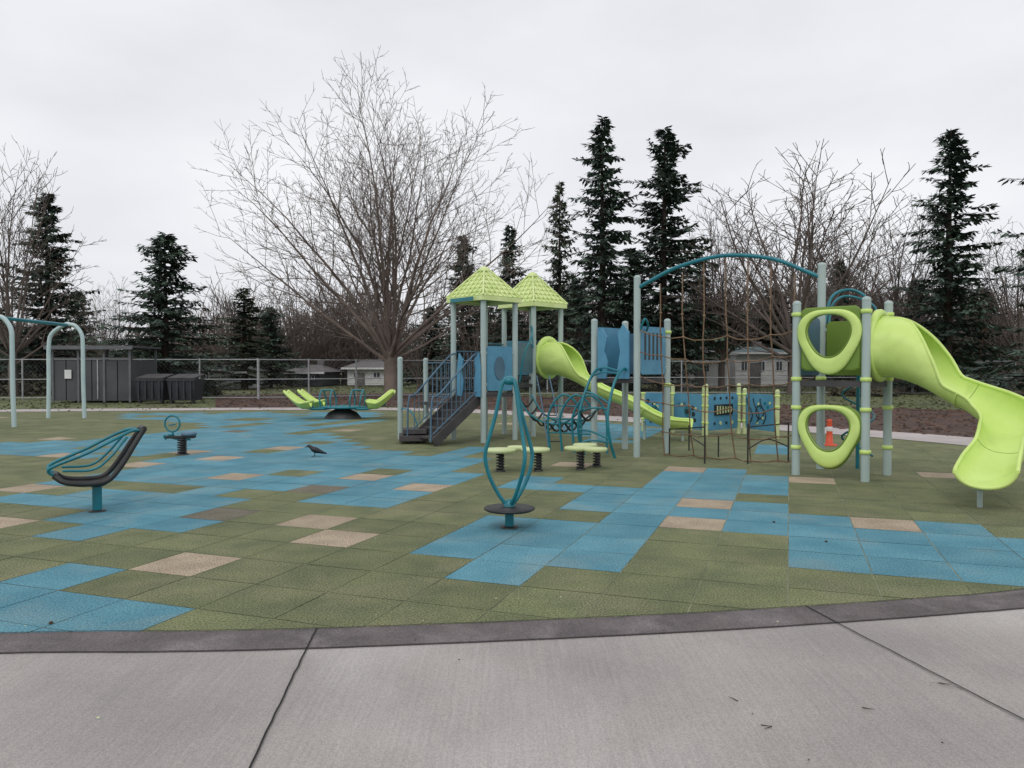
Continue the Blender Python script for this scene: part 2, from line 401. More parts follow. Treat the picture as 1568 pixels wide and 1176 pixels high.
# ------------------------------------------------------------ roofed tower
DK=1.42
tw=empty('playground_tower')
F1,L1,R1,B1=sq((-.62,16.7)); F2,L2,R2,B2=sq((.51,18.3))
b=B()
for p in (F1,L1,R1,B1,F2,L2,R2,B2): post(b,p.x,p.y,3.16)
b.obj('posts',tw)
b=B()
deckp(b,[F1,R1,B1,L1],1.06); deckp(b,[F2,R2,B2,L2],DK); deckp(b,[R1,F2,L2,B1],1.25)
b.obj('decks',tw)
for (f,l,r,bb),ap in (((F1,L1,R1,B1),3.88),((F2,L2,R2,B2),3.95)):
    rb=B(); c=(f+bb)/2
    nr=7
    for i in range(nr):
        t0=i/nr; t1=(i+1)/nr
        def cor(t,z,over): return [c+(q-c)*(over)*(1-t)+Vector((0,0,z)) for q in (f,r,bb,l)]
        z0=3.17+(ap-3.17)*t0; z1=3.17+(ap-3.17)*t1
        A=cor(t0,z0,1.22);A2=cor(t0,z0+.03,1.24);C=cor(min(t1,.93),z1,1.20)
        rb.add(A+A2+C,[(0,1,5,4),(1,2,6,5),(2,3,7,6),(3,0,4,7),(4,5,9,8),(5,6,10,9),(6,7,11,10),(7,4,8,11)],'roof')
    for q in (f,r,bb,l):
        rb.tube([c+(q-c)*1.24+Vector((0,0,3.2)),c+(q-c)*.08+Vector((0,0,ap))],.022,'roof',6)
    order=(f,r,bb,l)
    for e in range(4):
        q0=order[e];q1=order[(e+1)%4]
        for s_ in (.12,.25,.375,.5,.625,.75,.88):
            tt=min(s_,1-s_)*2
            base=c+(q0.lerp(q1,s_)-c)*1.24
            a0=base+Vector((0,0,3.215))
            mid=(q0+q1)/2
            a1=base-(mid-c)*1.24*tt*.95+Vector((0,0,3.215+(ap-3.18)*tt*.95))
            rb.tube([a0,a1],.014,'roof',5)
        rb.beam(c+(q0-c)*1.2+Vector((0,0,3.13)),c+(q1-c)*1.2+Vector((0,0,3.13)),.04,.09,'roof')
    rb.lathe(c+Vector((0,0,ap-.08)),[(.13,0),(.12,.05),(.05,.1),(.02,.11)],'roof',8)
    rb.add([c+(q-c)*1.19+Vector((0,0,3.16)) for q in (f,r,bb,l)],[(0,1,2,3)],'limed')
    rb.obj('roof',tw)
b=B()
b.beam(L1+Vector((-.05,-.17,3.12)),L1+(F1-L1)*.9+Vector((-.15,-.16,3.12)),.02,.08,'teal')
o,d,Lp=panel(b,F1,R1,1.12,2.1,'bluep',inset=.1)
b.poly(o+d*Lp*.5+Vector((0,-.03,.5)),d,(0,0,1),[(.16*math.cos(a*.5236),.26*math.sin(a*.5236)) for a in range(12)],.02,'slate')
panel(b,R1,F2,1.5,2.2,'slate',inset=.08)
panel(b,L2,B2,1.45,2.3,'bluep'); slat(b,B2,R2,1.5,2.3,'slate')
slat(b,B1,L1,1.12,2.0,'slate'); slat(b,L2,B1,1.4,2.2,'teal',5)
pts=[(0,0),(.16,.0),(.2,.3),(.14,.55),(.2,.8),(.05,.95),(0,.6)]
b.poly(F1+Vector((-.06,-.08,1.0)),(-.7,.7,0),(0,0,1),pts,.03,'bluep')
b.poly(L1+Vector((.1,-.13,1.0)),(.7,-.7,0),(0,0,1),pts,.03,'bluep')
# curly teal rail rising beside the deck posts
b.tube(catmull([R1+Vector((.1,-.1,1.3)),R1+Vector((.2,-.15,1.9)),R1+Vector((.38,.05,2.35)),F2+Vector((-.05,-.1,2.6)),F2+Vector((-.02,-.12,2.1))],6),.02,'teal',8)
b.obj('side_panels',tw)
b=B()
mid=(L1+F1)/2; out=Vector((-.72,-.69,0)).normalized(); wv=(F1-L1).normalized()
ns=5
for i in range(ns):
    z=1.06-(i+1)*1.06/(ns+1); c=mid+out*(.14+.23*i)
    b.box(c+Vector((0,0,z-.02)),(.28,.74,.05),'deck',rz=math.atan2(out.y,out.x))
    b.box(c-out*.12+Vector((0,0,z+.06)),(.02,.72,.14),'deck',rz=math.atan2(out.y,out.x))
for s_ in (-1,1):
    a=mid+wv*.39*s_
    b.beam(a+Vector((0,0,.95)),a+out*1.28+Vector((0,0,.06)),.03,.2,'deck')
    P=[a+Vector((0,0,1.95)),a+out*.25+Vector((0,0,1.85)),a+out*1.1+Vector((0,0,1.1)),a+out*1.32+Vector((0,0,.95)),a+out*1.36+Vector((0,0,.1))]
    b.tube(catmull(P,5),.02,'slate',8)
    b.tube([a+out*.05+Vector((0,0,1.15)),a+out*1.3+Vector((0,0,.25))],.014,'slate',6)
    for i in range(1,10):
        p=a+out*(.05+.125*i); b.tube([p+Vector((0,0,1.15-.72*.125*i)),p+Vector((0,0,1.95-.80*.125*i))],.009,'slate',5)
b.obj('stairs',tw)
b=B()
tp=G(630,680)
b.box(tp+Vector((0,.35,.12)),(.62,.8,.12),'deck',rz=.15); b.box(tp+Vector((0.02,.35,.26)),(.5,.66,.10),'deck',rz=.15)
pA=G(613,672);pB=G(652,662)
post(b,pA.x,pA.y,1.85);post(b,pB.x,pB.y,1.85)
b.tube(catmull([pA+Vector((0,0,.7)),pA+Vector((.25,-.25,.66)),pA+Vector((.42,-.4,.4)),pA+Vector((.45,-.43,0))],5),.018,'teal',8)
slat(b,pB,pB+Vector((1.0,-.5,0)),.9,1.75,'slate',8)
b.box((pB+Vector((.45,-.2,.75))),(.9,.7,.07),'deck',rz=-.4)
b.obj('transfer_platform',tw)
# slide 1
sl=empty('playground_slide')
b=B()
s1=(F2+R2)/2
P,iv=slide(b,[s1+Vector((-.08,.08,1.42)),(1.15,18.35,1.42),(1.5,18.1,1.28),(2.05,17.85,.95),(2.6,17.6,.72),(3.1,17.4,.42),(3.5,17.25,.26),(3.95,17.08,.22)],
  lambda t:.40 if t<.12 else (.40-(t-.12)*.5 if t<.3 else .30), lambda t:((2.9,2.9) if t<.13 else ((2.9-(t-.13)*9,)*2 if t<.3 else (1.37,1.37))))
b.obj('slide_chute',sl)
b=B()
ux=(R2-F2).normalized()
ou=[(.46*math.cos(a),.52*math.sin(a)) for a in [2*math.pi*i/28 for i in range(28)]]
inn=[(.34*math.cos(a),.38*math.sin(a)) for a in [2*math.pi*i/28 for i in range(28)]]
b.ring(s1+Vector((.03,-.03,1.87)),ux,(0,0,1),ou,inn,.07,'lime')
b.obj('slide_hood',sl)
b=B(); 
for q in ((3.0,17.45,.42),(3.8,17.14,.2)): b.tube([(q[0],q[1],0),q],.03,'post',10)
b.obj('slide_supports',sl)
# ------------------------------------------------------------ middle tower
mt=empty('playground_tower')
F3,L3,R3,B3=sq((2.27,14.0))
b=B()
post(b,F3.x,F3.y,3.27)
for p in (L3,R3,B3): post(b,p.x,p.y,2.53,collars=(1.3,2.3) if p is R3 else ())
b.obj('posts',mt)
b=B(); deckp(b,[F3,R3,B3,L3],DK); b.obj('deck',mt)
b=B()
o,d,Lp=panel(b,F3,R3,1.5,2.38,'bluep')
nn=d.cross(Vector((0,0,1)))
for i in range(5): b.box(o+d*(Lp*(.18+.16*i))+nn*.018+Vector((0,0,.52)),(.045,.012,.5),'deck',rz=math.atan2(d.y,d.x))
b.poly(L3+Vector((.06,-.10,1.42)),(.7,-.7,0),(0,0,1),[(0,0),(.2,0),(.24,.3),(.16,.5),(.22,.78),(.1,.95),(0,.9)],.03,'bluep')
b.poly(F3+Vector((-.34,.28,1.42)),(.7,-.7,0),(0,0,1),[(0,0),(.3,0),(.3,.85),(.16,1.0),(.04,.85),(.1,.5)],.03,'bluep')
panel(b,L3,B3,1.5,2.4,'bluep'); panel(b,B3,R3,1.5,2.3,'slate')
for z in (1.7,2.1): 
    b.tube([F3+Vector((0,0,z)),R3+Vector((0,0,z))],.015,'post',6)
b.tube(catmull([F3+Vector((.05,-.02,2.3)),F3+Vector((.12,-.1,2.5)),F3+Vector((.2,.0,2.4)),F3+Vector((.2,.15,2.3))],5),.02,'teal',8)
b.obj('panels',mt)
# curved loop climber
cl=empty('curved_loop_climber'); b=B()
m3=(L3+F3)/2; o3=Vector((-.72,-.69,0)).normalized(); w3=Vector((.7,-.7,0))
rails=[]
for s_ in (-.3,.3):
    P=[m3+w3*s_+Vector((0,0,1.55)),m3+w3*s_+o3*.15+Vector((0,0,1.6)),m3+w3*s_+o3*.40+Vector((0,0,1.35)),m3+w3*(s_*1.1)+o3*.62+Vector((0,0,.8)),m3+w3*(s_*1.2)+o3*.60+Vector((0,0,.35)),m3+w3*(s_*1.2)+o3*.45+Vector((0,0,0))]
    P=catmull(P,6); rails.append(P); b.tube(P,.026,'teal',8)
for i in range(6,len(rails[0])-3,4):
    a=rails[0][i];c=rails[1][i+ (2 if (i//4)%2 else -1)]
    b.tube(catmull([a,(a+c)/2+o3*.06+Vector((0,0,.05)),c],4),.018,'teal',6)
P2=[R1+Vector((.05,-.05,1.0)),R1+Vector((.3,-.4,.62)),R1+Vector((.65,-1.0,.45)),R1+Vector((1.0,-1.7,.5)),m3+o3*.75+Vector((-.1,-.1,.9))]
P3=[p+Vector((.32,.22,0)) for p in P2]
Pa=catmull(P2,5);Pb=catmull(P3,5)
b.tube(Pa,.02,'teal',8);b.tube(Pb,.02,'teal',8)
for i in range(1,len(Pa)-1,2):
    b.tube(catmull([Pa[i],(Pa[i]+Pb[i])/2-Vector((0,0,.17)),Pb[i]],4),.022,'black',6)
for k_ in range(3):
    c=Vector((1.1+.22*k_,15.1-.25*k_,0))
    b.tube(catmull([c+Vector((-.35,.1,0)),c+Vector((-.38,.08,.7)),c+Vector((-.1,0,1.1)),c+Vector((.22,-.05,.8)),c+Vector((.25,-.1,.0))],6),.022,'teal',8)
for z in (.35,.62,.88):
    b.tube([Vector((.75,15.2,z)),Vector((1.55,14.7,z))],.016,'teal',6)
b.obj('tubes',cl)
b=B()
for x in (0,.28): b.tube([(.75+x,15.9-x*.3,0),(.62+x,16.6,1.0),(.55+x,17.3,1.45)],.014,'slate',6)
for i in range(7):
    t=i/7; b.tube([(.74-.15*t,15.95+1.1*t,.1+1.2*t),(1.02-.15*t,15.9+1.1*t,.1+1.2*t)],.014,'black',6)
b.obj('ladder',cl)
# ------------------------------------------------------------ right tower
A4=Vector((4.30,11.65,0));B4=Vector((5.02,10.93,0));C4=Vector((5.66,11.6,0));D4=A4+C4-B4
rt=empty('playground_tower'); b=B()
for p in (A4,B4,C4): post(b,p.x,p.y,2.60,r=.06,collars=(.42,1.02,1.45,2.42))
post(b,D4.x,D4.y,3.27,collars=(1.45,))
b.obj('posts',rt)
b=B(); deckp(b,[A4,B4,C4,D4],DK); b.obj('deck',rt)
def pick(w,h,n=48,dx=0,dz=0,k=.13,pw=1.0):
    out=[]
    for i in range(n):
        a=2*math.pi*i/n; r=1+k*math.cos(3*a+1.5*math.pi)
        out.append((dx+w*r*math.cos(a)/.97,dz+h*r*math.sin(a)))
    return out
b=B()
d=(B4-A4).normalized(); cen=(A4+B4)/2; nn=d.cross(Vector((0,0,1)))
if nn.y>0: nn=-nn
for zc,sc in ((2.04,1.0),(.66,.97)):
    o=cen+nn*.05+Vector((0,0,zc))
    n=48; inn=pick(.315*sc,.315*sc,n,dz=.065,k=.065)
    def rr(a):
        c_,s_=math.cos(a),math.sin(a); hx,hz=.43,.47
        t=min(hx/abs(c_) if abs(c_)>1e-6 else 9,hz/abs(s_) if abs(s_)>1e-6 else 9); return (c_*t,s_*t)
    fl=-1 if d.cross(Vector((0,0,1))).dot(nn)<0 else 1
    if zc>1: b.ring(o-nn*.035,d,(0,0,1),[rr(2*math.pi*i/n) for i in range(n)],inn,.03*fl,'limed')
    else:
        b.ring(o-nn*.035,d,(0,0,1),pick(.46,.47,n),inn,.03*fl,'limed')
    b.ring(o+nn*.012,d,(0,0,1),pick(.44*sc,.475*sc,n,k=.10),inn,.06*fl,'lime')
    b.tube([o+d*p[0]+Vector((0,0,p[1]))+nn*.03 for p in inn+[inn[0]]],.010,'limed',6)
b.obj('window_panels',rt)
b=B()
panel(b,A4,D4,1.5,2.4,'slate'); 
panel(b,D4,C4,1.5,2.35,'limed'); 
b.obj('side_panels',rt)
b=B()
cc=Vector((5.55,12.35,0))
b.tube([cc,cc+Vector((0,0,2.5))],.03,'teal',10)
P=[cc+Vector((.24*math.cos(a*.5),.24*math.sin(a*.5),.2+a*.055)) for a in range(0,38)]
b.tube(P,.018,'teal',6)
b.tube(catmull([D4+Vector((.05,0,2.3)),D4+Vector((.2,.1,2.75)),D4+Vector((.5,.15,2.88)),cc+Vector((.1,0,2.75)),cc+Vector((.2,0,2.4))],6),.024,'teal',8)
b.tube(catmull([D4+Vector((.15,.1,2.2)),D4+Vector((.3,.3,2.65)),D4+Vector((.6,.4,2.80)),cc+Vector((.3,.1,2.6)),cc+Vector((.3,.1,2.2))],6),.02,'teal',8)
b.obj('coil_climber',rt)
s2=empty('playground_slide'); b=B()
st=(B4+C4)/2
path=[st+Vector((-.06,.06,1.46)),st+Vector((.20,-.14,1.44)),(5.78,10.9,1.34),(6.04,10.62,1.13),(6.27,10.3,.93),(6.33,9.9,.73),(6.10,9.5,.53),(5.74,9.15,.36),(5.44,8.82,.25),(5.30,8.62,.24)]
def R2f(t): return .44 if t<.10 else (.44-(t-.10)*.72 if t<.28 else .31)
def A2f(t):
    if t<.12: return (2.95,2.95)
    if t<.30:
        k_=(t-.12)/.18; return (2.95-k_*1.30,2.95-k_*1.65)
    k_=(t-.30)/.70
    return (1.65+.3*math.sin(math.pi*min(1,k_*1.1)) -.35*max(0,k_-.7)/.3, 1.30-.15*max(0,k_-.7)/.3)
P,iv=slide(b,path,R2f,A2f,n=8,m=20)
b.obj('slide_chute',s2)
b=B()
ux=(C4-B4).normalized()
ou=[(.46*math.cos(a),.53*math.sin(a)) for a in [2*math.pi*i/32 for i in range(32)]]
inn=[(.36*math.cos(a),.42*math.sin(a)) for a in [2*math.pi*i/32 for i in range(32)]]
b.ring(st+Vector((.03,-.03,1.94)),ux,(0,0,1),ou,inn,.08,'lime')
b.obj('slide_hood',s2)
b=B(); b.tube([(5.42,8.9,0),(5.42,8.9,.24)],.03,'post',10); b.box((5.42,8.9,.22),(.12,.12,.03),'post'); b.obj('slide_supports',s2)
# ------------------------------------------------------------ rope net under arch
rn=empty('rope_net_climber'); b=B()
def AP(t): return F3.lerp(D4,t)
archp=[AP(0)+Vector((0,0,3.06)),AP(.08)+Vector((0,0,3.18)),AP(.25)+Vector((0,0,3.40)),AP(.5)+Vector((0,0,3.53)),AP(.75)+Vector((0,0,3.42)),AP(.92)+Vector((0,0,3.18)),AP(1)+Vector((0,0,3.05))]
arch=catmull(archp,8); b.tube(arch,.034,'teal',10); b.obj('arch',rn)
b=B(); perp=Vector((.54,.84,0))
def archz(t):
    i=min(len(arch)-1,max(0,int(t*(len(arch)-1)))); return arch[i].z
cols=[.14,.27,.39,.51,.63,.75,.87]
zs=[2.65,2.25,1.85,1.42,1.0,.55,.12]
grid=[]
for ci,t in enumerate(cols):
    col=[AP(t)+Vector((0,0,archz(t)-.02))]
    for zi,z in enumerate(zs):
        s_=(zi+1)/len(zs)
        p=AP(t+R.uniform(-.008,.008))+perp*(.02+.55*s_*s_)*(1 if ci%2 else .4)+Vector((0,0,z+R.uniform(-.05,.05)-.12*math.sin(math.pi*t)))
        p.z=max(p.z,.03); col.append(p)
    b.tube(col,.012,'rope',6); grid.append(col)
for zi in range(2,len(zs)+1):
    row=[F3+Vector((0,0,zs[zi-1]+.08))] if zi<6 else []
    row+=[c[zi] for c in grid]
    if zi<6: row+=[D4+Vector((0,0,zs[zi-1]+.08))]
    pts=[]
    for a,c in zip(row,row[1:]): pts+= [a,(a+c)/2-Vector((0,0,.03))]
    pts.append(row[-1]); b.tube(pts,.011,'rope',6)
for c in grid:
    for p in c[1:]: b.lathe(p-Vector((0,0,.02)),[(.010,0),(.026,.01),(.026,.03),(.010,.04)],'rope',8)
b.obj('net',rn)
b=B()
def GG(x,y,z=0): return G(x,y)+Vector((0,0,z))
for x,y,h in ((1025,697,.5),(1079,710,.68),(1055,690,.5),(1145,710,.68),(1207,706,.68),(1100,700,.4)):
    p=G(x,y); b.tube([p,p+Vector((0,0,h))],.014,'black',6)
b.tube([GG(1079,710,.62),GG(1025,697,.48)],.012,'black',6)
b.tube([GG(1079,710,.3),GG(1055,690,.3)],.012,'black',6)
b.tube([GG(1145,710,.62),GG(1207,706,.66)],.012,'black',6)
b.tube(catmull([GG(1145,710,.25),GG(1175,706,.38),GG(1207,706,.25)],5),.012,'black',6)
b.obj('net_anchor_bars',rn)
# ------------------------------------------------------------ activity panels
def act(xa,ya,xb,yb,top,decor):
    e=empty('activity_panel'); b=B()
    pa=G(xa,ya);pb=G(xb,yb)
    post(b,pa.x,pa.y,top,r=.05,k='cream');post(b,pb.x,pb.y,top,r=.05,k='cream')
    for p in (pa,pb):
        for z in (.3,.7,.95): b.lathe(p+Vector((0,0,z)),[(.052,0),(.064,.01),(.064,.04),(.052,.05)],'lime',12)
    b.obj('posts',e); b=B()
    o,d,L=panel(b,pa,pb,.14,1.0,'bluep',inset=.07); nn=d.cross(Vector((0,0,1)))
    if nn.y>0: nn=-nn
    Z=Vector((0,0,1))
    if decor==0:
        for i in range(9): disc(b,o+d*L*R.uniform(.12,.88)+Z*R.uniform(.1,.75)+nn*.02,nn,R.uniform(.025,.06),.02,R.choice(['black','slate','cream']))
        disc(b,o+d*L*.5+Z*.42+nn*.02,nn,.13,.02,'teal'); disc(b,o+d*L*.5+Z*.42+nn*.035,nn,.06,.02,'black')
    if decor==1:
        b.box(o+d*L*.5+Z*.48+nn*.025,(L*.62,.02,.26),'black',rz=math.atan2(d.y,d.x))
        for i in range(6): b.box(o+d*L*(.27+.092*i)+Z*.48+nn*.04,(.035,.02,.2-.015*i),'cream',rz=math.atan2(d.y,d.x))
        for i in range(4):
            disc(b,o+d*L*(.2+.2*i)+Z*.76+nn*.02,nn,.035,.02,'black'); disc(b,o+d*L*(.2+.2*i)+Z*.16+nn*.02,nn,.035+.01*(i%2),.02,'cream' if i%2 else 'black')
    if decor==2:
        for i in range(3):
            P=[o+d*L*(.15+.23*i+.1*math.sin(a*.5))+Z*(.15+a*.06)+nn*.025 for a in range(11)]
            b.tube(P,.012,'black',6)
        for i in range(7): disc(b,o+d*L*R.uniform(.15,.85)+Z*R.uniform(.15,.7)+nn*.02,nn,.035,.02,'cream' if i%3 else 'teal')
        b.ring(o+d*L*.5+Z*.43+nn*.02,d,(0,0,1),[(.17*math.cos(a),.17*math.sin(a)) for a in [i*.3927 for i in range(16)]],[(.14*math.cos(a),.14*math.sin(a)) for a in [i*.3927 for i in range(16)]],.02,'black')
    b.obj('panel',e)
act(1030,662,1078,668,1.18,0); act(1081,669,1131,664,1.22,1); act(1140,664,1190,671,1.1,2); act(985,660,1022,663,.95,0)
# ------------------------------------------------------------ central spinner
sp=empty('pole_spinner'); b=B()
c=G(780,808)
b.tube([c,c+Vector((0,0,.17))],.045,'teal',14); b.lathe(c,[(.09,0),(.09,.012),(.05,.02)],'black',16)
b.obj('pedestal',sp); b=B()
b.lathe(c+Vector((0,0,.165)),[(.10,0),(.235,.012),(.258,.025),(.255,.04),(.20,.05),(.06,.055)],'black',32)
for i in range(10):
    a=i*.628; b.lathe(c+Vector((.19*math.cos(a),.19*math.sin(a),.205)),[(.02,0),(.018,.012),(.004,.014)],'deck',8)
b.obj('foot_platform',sp); b=B()
for a0 in (3.3,.35,5.4):
    prof=[(.03,1.50),(.07,1.46),(.10,1.35),(.14,1.15),(.215,.88),(.245,.72),(.20,.52),(.11,.34),(.045,.25),(.03,.20)]
    b.tube(catmull([c+Vector((r*math.cos(a0+.25*(z-.8)),r*math.sin(a0+.25*(z-.8)),z)) for r,z in prof],5),.020,'teal',10)
b.lathe(c+Vector((0,0,1.44)),[(.03,0),(.065,.02),(.07,.05),(.045,.08),(.01,.09)],'teal',16)
b.lathe(c+Vector((0,0,.20)),[(.06,0),(.055,.04),(.03,.08),(.02,.09)],'teal',16)
b.obj('hand_loops',sp)
# ------------------------------------------------------------ spring stepping pods
def spring_pod(lobes,springs,z=.30):
    e=empty('spring_stepping_pod'); b=B()
    for i,(q,r) in enumerate(lobes):
        b.lathe(q+Vector((0,0,z+.004*i)),[(r*.9,0),(r,.02),(r,.045),(r*.92,.06),(r*.3,.066)],'cream',24,sy=.85)
    b.obj('top',e); b=B()
    for q in springs:
        b.helix(q+Vector((0,0,.02)),.055,z-.03,6,.014,'black'); b.lathe(q,[(.08,0),(.08,.02),(.04,.03)],'black',14)
        b.tube([q,q+Vector((0,0,z))],.03,'deck',8)
    b.obj('springs',e)
def at(px,Y,dy=0): return Vector(((px-784)/F*Y,Y+dy,0))
spring_pod([(at(766,12),.25),(at(820,12.05),.23),(at(792,12.3),.16)],[at(766,12),at(824,12.05)])
spring_pod([(at(886,12.3),.23),(at(912,12.1),.19),(at(896,12.7),.2)],[at(889,12.2),at(914,12.6)])
# ------------------------------------------------------------ bucket spinner seat
bs=empty('bucket_seat_spinner'); b=B()
c=G(149,783)
b.tube([c,c+Vector((0,0,.30))],.05,'teal',14); b.lathe(c,[(.09,0),(.09,.012),(.05,.02)],'black',16)
b.lathe(c+Vector((0,0,.28)),[(.06,0),(.10,.02),(.10,.05),(.05,.06)],'black',16)
b.obj('pedestal',bs); b=B()
prof=catmull([(-.36,0,.42),(-.27,0,.35),(-.08,0,.325),(.08,0,.35),(.2,0,.5),(.32,0,.72),(.42,0,.90)],5)
wd=lambda t:.13+.12*math.sin(math.pi*min(1,t*1.05))**.6 if 0<t<.95 else .15
L=len(prof)
RZ=Matrix.Rotation(.55,3,'Z')
def bp(x,y,z): return c+RZ@Vector((x*1.12,y,z))
sides=[[],[]]
for i,p in enumerate(prof):
    w=wd(i/(L-1)); sides[0].append(bp(p.x,-w,p.z+.02)); sides[1].append(bp(p.x,w,p.z+.02))
for s_ in sides: b.tube(s_,.030,'black',8,ell=1)
for e in (0,L-1): b.tube([sides[0][e],sides[1][e]],.030,'black',8)
def shell(i0,i1):
    vs=[];m=8
    for i in range(i0,i1):
        for j in range(m+1):
            t=j/m; q=sides[0][i].lerp(sides[1][i],t); sag=.05*math.sin(math.pi*t)
            tan=(prof[min(i+1,L-1)]-prof[max(i-1,0)]).normalized(); nn=RZ@Vector((tan.z,0,-tan.x))
            vs.append(q+nn*sag)
    fs=[(i*(m+1)+j,i*(m+1)+j+1,(i+1)*(m+1)+j+1,(i+1)*(m+1)+j) for i in range(i1-i0-1) for j in range(m)]
    b.add(vs,fs,'black',True)
shell(0,17); shell(20,23); shell(26,L)
b.obj('seat_shell',bs); b=B()
for s_ in (-1,1):
    P=catmull([bp(-.36,.13*s_,.44),bp(-.42,.15*s_,.50),bp(-.36,.19*s_,.56),bp(-.1,.24*s_,.68),bp(.14,.24*s_,.82),bp(.3,.16*s_,.9),bp(.38,.12*s_,.9)],5)
    b.tube(P,.018,'teal',8)
    P=catmull([bp(-.3,.2*s_,.5),bp(-.05,.24*s_,.5),bp(.1,.24*s_,.62),bp(.26,.2*s_,.84)],5); b.tube(P,.014,'teal',8)
b.obj('side_rails',bs)
# ------------------------------------------------------------ spring rocker
sr=empty('spring_rocker'); b=B(); c=G(279,696)
b.helix(c+Vector((0,0,.02)),.07,.27,6,.018,'black'); b.lathe(c,[(.12,0),(.12,.015),(.05,.02)],'black',14)
b.tube([c,c+Vector((0,0,.28))],.035,'black',8)
b.obj('spring',sr); b=B()
b.box(c+Vector((-.02,0,.33)),(.5,.16,.045),'black',rz=.12); b.lathe(c+Vector((.13,0,.35)),[(.1,0),(.14,.02),(.14,.05),(.1,.07)],'slate',16)
b.lathe(c+Vector((-.2,-.02,.35)),[(.05,0),(.06,.02),(.05,.04)],'teal',12)
P=[c+Vector((-.18+.14*math.cos(a),0,.58+.15*math.sin(a))) for a in [2*math.pi*i/24 for i in range(25)]]
b.tube(P,.018,'teal',8); b.tube([c+Vector((-.18,0,.43)),c+Vector((-.16,0,.35))],.02,'teal',8)
b.tube([c+Vector((-.18,-.13,.56)),c+Vector((-.18,.13,.56))],.015,'teal',8)
b.tube(catmull([c+Vector((-.3,0,.28)),c+Vector((-.32,-.02,.36)),c+Vector((-.1,-.05,.30)),c+Vector((.16,0,.28))],4),.018,'teal',8)
b.obj('seat_and_handle',sr)
# ------------------------------------------------------------ multi-seat rocker
ms=empty('group_seesaw'); b=B(); c=G(525,641)
b.lathe(c,[(.62,0),(.58,.06),(.46,.2),(.3,.28),(.22,.34)],'black',24,sy=.7)
b.obj('base',ms); b=B()
b.lathe(c+Vector((0,0,.33)),[(.5,0),(.62,.02),(.62,.06),(.5,.08)],'teal',24,sx=1.3,sy=.8)
for s_ in (-1,1):
    for w_ in (-.45,.45):
        b.tube(catmull([c+Vector((0,w_*.5,.4)),c+Vector((.6*s_,w_*.8,.33)),c+Vector((1.0*s_,w_,.36)),c+Vector((1.3*s_,w_,.44))],5),.04,'teal',8)
    for x in (.3,.62):
        b.tube(catmull([c+Vector((x*s_,-.4,.4)),c+Vector((x*s_*1.05,-.38,.70)),c+Vector((x*s_*1.08,0,.92)),c+Vector((x*s_*1.05,.38,.70)),c+Vector((x*s_,.4,.4))],6),.026,'teal',8)
    b.tube([c+Vector((.32*s_,0,.92)),c+Vector((.67*s_,0,.92))],.026,'teal',8)
b.obj('frame',ms); b=B()
for s_ in (-1,1):
    for w_,x0 in ((-.42,.92),(.46,.72)):
        vs=[];m=8;K=12
        for i in range(K+1):
            t=i/K; w=.36*math.sin(math.pi*(.2+.66*t))**.6
            for j in range(m+1):
                y=(-1+2*j/m); lx=t*.78; lz=.40+.40*max(0,t-.35)**1.2*1.9+.20*y*y*(1-.6*t)
                vs.append(c+Vector(((x0+lx)*s_,w_+w*y,lz)))
        fs=[(i*(m+1)+j,i*(m+1)+j+1,(i+1)*(m+1)+j+1,(i+1)*(m+1)+j) for i in range(K) for j in range(m)]
        b.add(vs,fs,'lime',True); b.add([v-Vector((0,0,.07)) for v in vs],[tuple(reversed(f)) for f in fs],'lime',True)
        edge=[vs[i*(m+1)] for i in range(K+1)]+[vs[K*(m+1)+j] for j in range(1,m)]+[vs[i*(m+1)+m] for i in range(K,-1,-1)]; edge.append(edge[0])
        b.tube([e_-Vector((0,0,.035)) for e_ in edge],.045,'lime',6)
b.obj('seats',ms)
# ------------------------------------------------------------ swing frame
sw=empty('swing_set'); b=B()
def hoop(cx,cy,w,h):
    P=[(cx-w/2-.03,cy,0),(cx-w/2,cy,1.2),(cx-w/2+.01,cy,h-.75),(cx-w/2+.12,cy,h-.3),(cx,cy-0,h),(cx+.15,cy,h-.0),(cx+w/2-.22,cy,h-.06),(cx+w/2-.03,cy,h-.35),(cx+w/2,cy,h-.8),(cx+w/2,cy,1.2),(cx+w/2+.03,cy,0)]
    b.tube(catmull(P,6),.062,'swingp',12)
for px_,Y_ in ((101,25.1),(-12,21.2),):
    hoop((px_-784)/F*Y_,Y_,1.12,3.05)
hoop(-14.7,17.4,1.12,3.05)
b.obj('hoop_legs',sw); b=B()
b.tube([((103-784)/F*25.1,25.1,3.03),((-12-784)/F*21.2,21.2,3.03),(-14.7,17.4,3.03)],.055,'teal',12)
b.obj('top_beam',sw)
